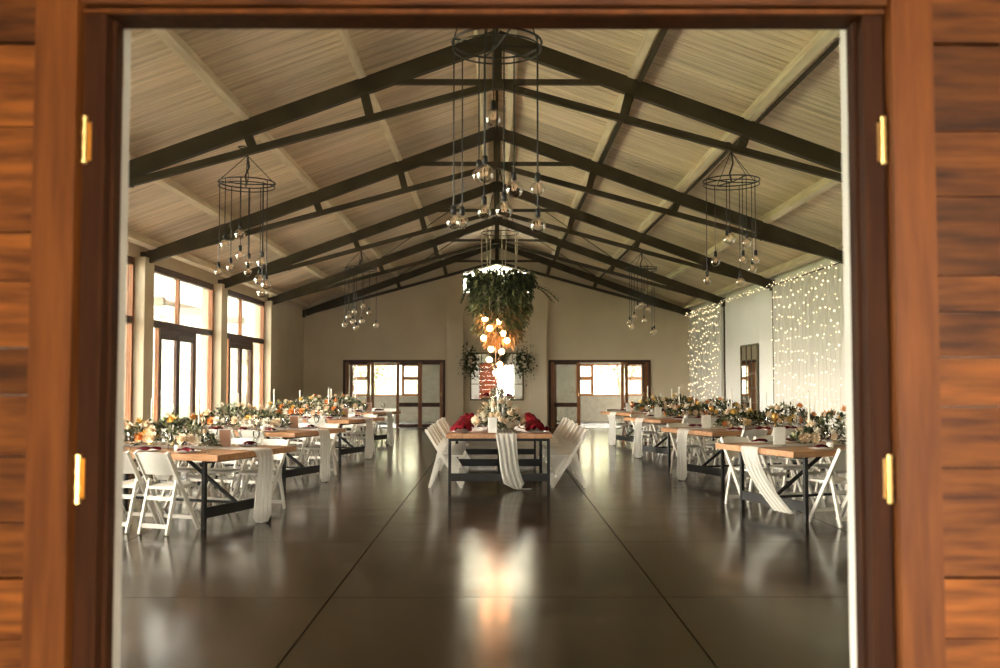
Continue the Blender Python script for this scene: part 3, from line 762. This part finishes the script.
# ------------------------------------------------------------------ gauze runners
def runner(label, c, M, rz, L, s, y0, shift, group, zend=.03, floor_tail=0.0, hw=.16):
    t = thing('table_runner', label, 'runner', c, rz, group)
    q = random.Random(int(abs(c[0]) * 100 + c[1] * 10)); ph = q.uniform(0, 6)
    top = TH + .008; run = L - .015; drop = top - zend
    tot = run + drop + floor_tail
    def fn(u, v):
        d = u * tot; w = (v - .5) * 2 * hw
        if d < run: x = -L / 2 + .04 + d; z = top + .003 + .003 * math.sin(v * 40 + ph); y = y0 + w; ease = 0
        else:
            e = d - run; x = L / 2 + .025 + .025 * min(1, e / .08)
            if e < drop: z = top - e; f = e / drop
            else: z = .006; f = 1.0; x += .02 * 0
            pl = .022 * math.sin(v * 25 + ph + 1.2 * f) * min(1, e / .25)
            x += pl; y = y0 + w * (1 - .12 * math.sin(f * math.pi)) + shift * f ** 1.6 + .01 * math.sin(e * 9 + ph)
            if e < .06: z = top - e * .7
            if e >= drop:
                y = y0 + shift - (e - drop) * .9 + w * .35; x += .05 * (v - .5); z = .008 + .006 * (1 + math.sin(v * 9))
        return (s * x, y, z)
    m = MB().grid(fn, 64, 28); m.build('cloth', 'gauze', t, True)
    return t
for tb in TABLES:
    sh = -.62 if (tb['row'] == 'fairy-light-row' and tb['k'] == 0) else rnd.uniform(-.06, .03)
    runner('white gauze runner hanging off the aisle end of the %s' % tb['nm'], tb['c'], tb['M'], tb['rz'], TL, tb['s'], .02, sh, 'gauze runners on the side tables', zend=.13 if sh < -.3 else .03)
t = runner('white gauze runner trailing onto the floor from doorway-end centre table', Vector((0.03, 15.865, 0)), None, R(90), 4.94, -1, -.09, -.13, None, floor_tail=.22, hw=.145)

# ------------------------------------------------------------------ candles, cards, goblets, votives
def taper_candle(p, h, label, group):
    t = thing('taper_candle', label, 'candle', p, 0, group)
    MB().lathe([(.035, 0), (.035, .006), (.010, .012), (.010, .05), (.016, .06), (.016, .075)], 10).build('holder', 'brass', t, True)
    MB().lathe([(.0125, .062), (.011, h - .02), (.004, h)], 8).build('wax', 'wax', t)
    MB().tube([(0, 0, h - .002), (.001, 0, h + .012)], .0015, 4).build('wick', 'wire_black', t)
def card(p, rz, face, label, cat, group):
    t = thing('menu_card', label, cat, p, rz, group)
    MB().box(-.062, .062, -.03, .03, 0, .012).build('stand', 'glass_table', t)
    MB().box(-.065, .065, -.004, .0, .010, .19).build('card', face, t)
    MB().box(-.072, .072, -.0001, .004, .008, .20).build('backing', 'card_paper', t)
def goblet(p, m, label, group):
    t = thing('goblet', label, 'goblet', p, 0, group)
    MB().lathe([(.042, 0), (.04, .006), (.008, .014), (.007, .10), (.014, .12)], 14).build('stem', m, t, True)
    MB().lathe([(.014, .12), (.042, .145), (.050, .19), (.040, .25), (.037, .25), (.046, .19), (.01, .13)], 16, cap=False).build('bowl', m, t, True)
def votive(p, label, group):
    t = thing('votive_holder', label, 'candle holder', p, 0, group)
    MB().lathe([(.032, 0), (.036, .002), (.040, .065), (.037, .065), (.033, .008), (.0, .006)], 12, cap=False).build('cup', 'porcelain', t, True)
    MB().lathe([(.030, .008), (.030, .04), (.002, .042)], 10).build('wax', 'wax', t)
for tb in TABLES:
    s, M, c = tb['s'], tb['M'], tb['c']; top = TH + .012; at = lambda x, y, z=top: c + M @ Vector((s * x, y, z))
    for x, y, h, w in ((.20, .37, .60, 'tallest'), (-.15, .37, .46, 'middle'), (-.45, .37, .54, 'wall-most')):
        taper_candle(at(x, y, TH), h, '%s white taper candle behind garland on %s' % (w, tb['nm']), 'white taper candles')
    if s > 0: card(at(.62, .27, TH), tb['rz'] + R(8), 'kraft_card', 'pinkish menu card in white frame on ' + tb['nm'], 'card', 'menu cards')
    else: card(at(.90, -.02, TH + .014), tb['rz'] - R(12), 'card_paper', 'white menu card standing upright on ' + tb['nm'], 'card', 'menu cards')
    votive(at(.50, -.37, TH), 'small white votive cup on doorway side of ' + tb['nm'], 'votive cups')
    votive(at(-.45, -.37, TH), 'small white votive cup wall-ward on ' + tb['nm'], 'votive cups')
    if s < 0 and tb['k'] < 3: goblet(at(0, -.47, TH), 'gold_glass', 'amber goblet before the garland on ' + tb['nm'], 'amber goblets')
    if s < 0 and tb['k'] == 3: goblet(at(1.0, -.35, TH), 'copper', 'copper goblet on the aisle end of ' + tb['nm'], 'amber goblets')
# centre table: white lantern block and tall candles in glass
lt = thing('candle_lantern', 'white block lantern at the doorway edge of the centre table', 'lantern', (-.06, 13.52, TH + .012))
MB().bbox(-.062, .062, -.05, .05, 0, .20, .006).build('body', 'card_paper', lt)
MB().box(-.068, .068, -.056, .056, .20, .212).build('rim', 'porcelain', lt)
for k, (x, y, h) in enumerate(((-.06, 14.0, .50), (.02, 14.25, .60), (.09, 14.05, .46))):
    t = thing('pillar_candle', '%s white candle in clear glass cylinder on the centre table' % ('window-side', 'tallest', 'fairy-light-side')[k], 'candle', (x, y, TH + .012), 0, 'glass cylinder candles on the centre table')
    MB().lathe([(.034, 0), (.034, h)], 16, cap=False).build('glass_cylinder', 'glass_table', t, True)
    MB().lathe([(.020, .002), (.020, h - .08), (.004, h - .075)], 12).build('wax', 'wax', t)
    MB().tube([(0, 0, h - .08), (0, 0, h - .06)], .0015, 4).build('wick', 'wire_black', t)

# ------------------------------------------------------------------ bulb chandeliers
RING = .345
globe_me = {}
def globe(r):
    if r not in globe_me:
        pr = [(.013, 0), (.014, -.02)] + [(r * math.sin(a), -.02 - r * .95 + r * math.cos(a)) for a in [R(q) for q in (22, 40, 60, 80, 100, 120, 140, 160, 173)]]
        a = MB().lathe(pr, 14, cap=False); a.f.append(tuple(range(len(a.v) - 14, len(a.v))))
        b = MB()
        for k in range(5):
            t = 2 * math.pi * k / 5; b.tube([(.004 * math.cos(t), .004 * math.sin(t), -.03), (.022 * math.cos(t), .022 * math.sin(t), -.06), (.016 * math.cos(t + .6), .016 * math.sin(t + .6), -.02 - r * 1.15)], .0018, 4, False)
        globe_me[r] = (a.mesh('globe'), b.mesh('filament'))
    return globe_me[r]
sock_me = MB().lathe([(.007, .055), (.02, .045), (.021, -.012), (.017, -.014)], 10).mesh('socket')
def chandelier(label, x, y, ztop, zring, bulbs, seed):
    """bulbs: (dx, z of bulb centre, radius)"""
    q = random.Random(seed)
    t = thing('bulb_chandelier', label, 'chandelier', (x, y, ztop), 0, 'round frame bulb chandeliers'); dz = zring - ztop
    MB().torus(RING, .0085, 40, 6, (0, 0, dz)).build('ring', 'wire_black', t)
    MB().torus(RING * .985, .007, 40, 6, (0, 0, dz - .05)).build('ring', 'wire_black', t)
    cr = MB()
    for a in (.3, .3 + math.pi / 2): cr.tube([(RING * math.cos(a), RING * math.sin(a), dz), (0, 0, dz - .02), (-RING * math.cos(a), -RING * math.sin(a), dz)], .008, 5)
    cr.build('cross_bar', 'wire_black', t)
    for a in (.3, .3 + math.pi / 2, .3 + math.pi, .3 + 1.5 * math.pi):
        MB().tube([(RING * math.cos(a), RING * math.sin(a), dz), (0, 0, -.005)], .005, 4).build('stay', 'wire_black', t)
    MB().tube([(0, 0, .02), (.025, .01, dz * .4), (-.02, 0, dz * .75), (0, 0, dz - .02)], .012, 5).build('supply_cable', 'wire_black', t)
    MB().torus(.05, .009, 14, 5, (-.06, 0, .10)).build('cable_coil', 'wire_black', t)
    for i, (dx, zb, r) in enumerate(bulbs):
        dx = max(-RING * .97, min(RING * .97, dx)); yy = math.sqrt(max(0, RING ** 2 - dx ** 2)) * (1 if i % 2 else -1)
        if q.random() < .2: yy *= .3
        zs = zb + r + .02 - ztop
        cd = obj('cord', MB().tube([(0, 0, dz - (zs + .05)), (0, 0, 0)], .0055, 4).mesh('cord'), 'wire_black', t, False, (dx, yy, zs + .05))
        obj('socket', sock_me, 'wire_black', cd, True, (0, 0, -.05))
        gm, fm = globe(r); obj('globe', gm, 'glass_globe', cd, True, (0, 0, -.05)); obj('filament', fm, 'filament', cd, False, (0, 0, -.05))
    return t
zt = lambda y, x: zb0 + (zr(xe) - .06 - zb0) * abs(x) / xe - .045
def pxl(lst, cx, Y, r0=.062):
    k = Y / 972.0; return [((px - cx) * k, 1.5 + (380 - py) * k, r) for px, py, r in lst]
BL = [(216.5, 272, .05), (222.5, 265, .055), (228, 247, .055), (239, 259, .05), (244.5, 259, .055), (238, 269, .05), (244, 238, .068), (250.5, 277, .072), (260.8, 263, .068), (258, 292, .068), (267, 286, .062)]
BR = [(706, 281, .05), (722, 258, .062), (726, 240, .05), (733, 237, .072), (737, 263, .05), (747, 279, .055), (751, 262, .05), (757, 267, .055), (741, 246, .06)]
BC = [(493.5, 128, .062), (478, 165, .055), (485.5, 182, .068), (515, 180, .072), (537, 192, .055), (484, 209, .055), (504, 212, .068), (461, 217, .052), (454, 224, .055), (539, 222, .062)]
BF = [(345, 325, .06), (352, 322, .06), (356, 313, .06), (362, 306, .06), (362, 322, .06), (367, 312, .06), (358, 329, .06), (375, 325, .06), (350, 318, .06)]
BG = [(629, 323, .06), (634, 326, .06), (640, 306, .06), (637, 316, .06), (646, 311, .06), (647, 320, .06), (652, 333, .06), (656, 331, .06), (636, 309, .06)]
chandelier('bulb chandelier with black ring over the first window-row table', -3.11, 12.0, zt(0, 3.11), 3.95, pxl(BL, 243, 12.0), 1)
chandelier('bulb chandelier with black ring over the first fairy-light-row table', 2.92, 12.0, zt(0, 2.92), 3.98, pxl(BR, 733, 12.0), 2)
chandelier('bulb chandelier with black ring in the middle aisle towards the doorway', 0.0, 7.4, zt(0, 0) - .02, 4.10, pxl(BC, 497, 7.4), 3)
chandelier('small-looking bulb chandelier over the third window-row table', -2.98, 21.2, zt(0, 2.98), 3.95, pxl(BF, 360, 21.2), 4)
chandelier('small-looking bulb chandelier over the third fairy-light-row table', 3.16, 21.2, zt(0, 3.16), 3.95, pxl(BG, 642, 21.2), 5)

# ------------------------------------------------------------------ hanging foliage chandelier with lit bulbs over the centre table
HY = 16.6
hc = thing('foliage_chandelier', 'hanging cloud of green and dried foliage with glowing bulbs above centre tables', 'chandelier', (0.05, HY, zt(0, 0) - .02))
zo = zt(0, 0) - .02
MB().torus(.32, .008, 36, 5, (0, 0, 4.02 - zo)).build('ring', 'wire_black', hc)
for k in range(4):
    a = .5 + k * math.pi / 2; MB().tube([(.32 * math.cos(a), .32 * math.sin(a), 4.02 - zo), (0, 0, 0)], .005, 4).build('stay', 'wire_black', hc)
MB().torus(.42, .012, 36, 5, (0, 0, 3.18 - zo)).build('basket_ring', 'wire_black', hc)
for k in range(7):
    a = .3 + k * 2 * math.pi / 7; MB().tube([(.32 * math.cos(a), .32 * math.sin(a), 4.02 - zo), (.30 * math.cos(a + .1), .30 * math.sin(a + .1), 3.1 - zo)], .008, 5).build('rope', 'rope', hc)
def hang(q, r0, r1, z0, z1, droop):
    z = q.uniform(z0, z1); f = (z - z0) / (z1 - z0); rr = (r1 + (r0 - r1) * (1 - (1 - f) ** 1.3)) ; a = q.uniform(0, 2 * math.pi); rad = rr * q.uniform(.45, 1.0)
    p = Vector((rad * math.cos(a), rad * math.sin(a), z - zo)); d = Vector((math.cos(a) * .8 + q.gauss(0, .4), math.sin(a) * .8 + q.gauss(0, .4), -droop + q.gauss(0, .4)))
    return p, d
foliage(lambda q: hang(q, .60, .36, 2.62, 3.32, .5), 800, 41, .08, .16, .42).build('foliage', 'leaf_dark', hc, kind='stuff')
foliage(lambda q: hang(q, .60, .5, 3.02, 3.33, .2), 900, 44, .08, .15, .45).build('foliage', 'leaf_dark', hc, kind='stuff')
foliage(lambda q: hang(q, .62, .38, 2.30, 3.36, .7), 1700, 42, .08, .16, .40).build('foliage', 'leaf_mid', hc, kind='stuff')
foliage(lambda q: hang(q, .46, .28, 2.12, 2.80, 1.0), 520, 43, .08, .17, .35).build('dried_foliage', 'leaf_dried', hc, kind='stuff')
for k, (a, L) in enumerate(((-.25, .5), (.15, .42), (2.9, .18), (3.4, .16), (-1.2, .4))):
    m = MB(); b = Vector((.48 * math.cos(a), .48 * math.sin(a), 3.10 - zo)); o = Vector((math.cos(a), math.sin(a), 0)); tt = Vector((-math.sin(a), math.cos(a), 0))
    pts = [b + o * L * u + Vector((0, 0, .10 * u - .34 * u * u)) for u in [i / 9 for i in range(10)]]
    m.tube(pts, .006, 4)
    for i in range(1, 10):
        for s in (-1, 1): m.leaf(pts[i], tt * s * .5 + o * .6 + Vector((0, 0, .4 * s)), Vector((0, 0, 1)), .085, .04)
    m.build('frond', 'leaf_dark', hc)
for k, (dx, dy, zb) in enumerate(((-.20, -.30, 2.52), (-.12, -.34, 2.36), (-.22, -.28, 2.20), (.02, -.36, 2.46), (.10, -.30, 2.28), (.17, -.24, 2.16), (-.10, -.10, 2.02), (.08, -.05, 1.98), (-.13, .0, 1.84), (.05, .08, 1.76), (-.02, -.04, 1.62))):
    zs = zb + .085
    cd = obj('cord', MB().tube([(0, 0, 0), (0, 0, 3.15 - zs)], .005, 4).mesh('cord'), 'rope', hc, False, (dx - .05, dy, zs - zo))
    obj('socket', sock_me, 'wire_black', cd, True, (0, 0, 0))
    obj('globe', globe(.062)[0], 'glass_globe', cd, True, (0, 0, 0))
    e = MB().lathe([(.006, -.028), (.040, -.044), (.055, -.078), (.040, -.115), (.006, -.133)], 10).build('glowing_core', 'lamp_glow', cd, True)

# ------------------------------------------------------------------ mirror on the gable wall and on the right wall, bouquets
def grid_mirror(label, w, h, nc, nr, loc, rz, group):
    t = thing('grid_mirror', label, 'mirror', loc, rz, group)      # faces -y, base at the bottom edge
    f = .035
    MB().box(-w / 2, w / 2, -.012, 0, 0, h).build('back_panel', 'mirror_frame', t)
    for x in (-w / 2, w / 2 - f): MB().box(x, x + f, -.035, -.012, 0, h).build('frame_side', 'mirror_frame', t)
    for z in (0, h - f): MB().box(-w / 2 + f, w / 2 - f, -.035, -.012, z, z + f).build('frame_rail', 'mirror_frame', t)
    cw = (w - 2 * f) / nc; ch = (h - 2 * f) / nr; g = .009
    for i in range(1, nc): MB().box(-w / 2 + f + i * cw - g, -w / 2 + f + i * cw + g, -.030, -.012, f, h - f).build('muntin', 'mirror_frame', t)
    for j in range(1, nr): MB().box(-w / 2 + f, w / 2 - f, -.028, -.012, f + j * ch - g, f + j * ch + g).build('muntin', 'mirror_frame', t)
    for i in range(nc):
        for j in range(nr):
            x0 = -w / 2 + f + i * cw + g; z0 = f + j * ch + g
            MB().box(x0, x0 + cw - 2 * g, -.016, -.0121, z0, z0 + ch - 2 * g).build('mirror_pane', 'mirror', t)
    return t
grid_mirror('square mirror with metal grid between pilasters on the gable wall', 1.68, 1.50, 5, 3, (0.0, Y1 - .005, .86), 0, None)
grid_mirror('tall narrow grid mirror on the white wall between the fairy-light drapes', 1.5, 1.75, 3, 5, (XW - .03, 23.2, .60), R(-90), None)
for s, nm in ((-1, 'window-side'), (1, 'fairy-light-side')):
    t = thing('corner_bouquet', 'leafy white bouquet on the %s top corner of the gable mirror' % nm, 'flowers', (s * .84, Y1 - .34, 2.07), 0, 'bouquets on the gable mirror')
    fn = lambda q: (Vector((q.gauss(0, .13), q.uniform(-.12, .05), q.gauss(0, .20))), Vector((q.gauss(0, 1), -abs(q.gauss(0, 1)), q.gauss(0, 1) + .3)))
    foliage(fn, 380, 60 + s, .07, .13).build('foliage', 'leaf_dark', t, kind='stuff')
    foliage(fn, 120, 70 + s, .06, .11).build('foliage', 'leaf_mid', t, kind='stuff')
    MB().tube([(-s * .03, .05, .255), (-s * .03, .300, .255)], .008, 6).build('hanger', 'wire_black', t)
    q = random.Random(80 + s)
    for k in range(14):
        o = obj('rose', ROSE['white' if k % 3 else 'cream'], None, t, True, (q.gauss(0, .11), -.13 + q.uniform(-.03, .03), q.gauss(0, .18)))
        o.rotation_euler = (R(80), 0, q.uniform(-.6, .6)); o.scale = (.8, .8, .8)

# ------------------------------------------------------------------ sheer drapes with fairy lights on the right wall
def light_drape(label, ya, yb, seed, nstr):
    q = random.Random(seed); t = thing('fairy_light_drape', label, 'string lights', (XW - .06, (ya + yb) / 2, 0), 0, 'drapes with fairy lights'); h = yb - ya
    H = zr(XW) - .02
    MB().grid(lambda u, v: (.018 * math.sin(u * h * 16) + .008 * math.sin(u * h * 37 + 1), -h / 2 + u * h, .02 + (H - .02) * v), int(h * 28), 4).build('drape', 'sheer_drape', t, True)
    MB().tube([(-.02, -h / 2, H), (-.02, h / 2, H)], .012, 6).build('rail', 'wire_black', t)
    for k in range(nstr):
        y = -h / 2 + (k + .5) * h / nstr + q.uniform(-.04, .04)
        c = obj('string', MB().tube([(0, 0, .1), (0, 0, H)], .003, 4).mesh('string'), 'rope', t, False, (-.045, y, 0))
        m = MB(); z = .25
        rows = 15
        for j in range(rows):
            zz = .22 + (H - .3) * j / (rows - 1) + .035 * math.sin(k * .55 + j) + q.uniform(-.07, .07)
            if q.random() < .12: continue
            r = q.uniform(.006, .012); yy = q.uniform(-.09, .09)
            m.lathe([(r * .3, -r), (r, -r * .4), (r, r * .4), (r * .3, r)], 6, (0 - .01, yy, zz))
        m.build('bulbs', 'fairy_glow', c, kind='stuff')
light_drape('white sheer drape with warm fairy lights, third bay from the doorway', 16.75, 21.05, 11, 19)
light_drape('white sheer drape with dense warm fairy lights beside the gable wall', 25.95, 30.2, 12, 19)
sg = thing('fairy_light_garland', 'warm fairy light strand along the eaves above both drapes', 'string lights', (XW - .20, 23.5, 0))
pts = [(.02 * math.sin(k), -6.7 + k * .15, zr(XW) - .03 + .04 * math.sin(k * 1.9)) for k in range(90)]
MB().tube(pts, .003, 4).build('string', 'rope', sg)
m = MB()
for p in pts:
    r = rnd.uniform(.005, .009); m.lathe([(r * .3, -r), (r, -r * .4), (r, r * .4), (r * .3, r)], 6, (p[0] - .01, p[1], p[2] - .01))
m.build('bulbs', 'fairy_glow', sg, kind='stuff')
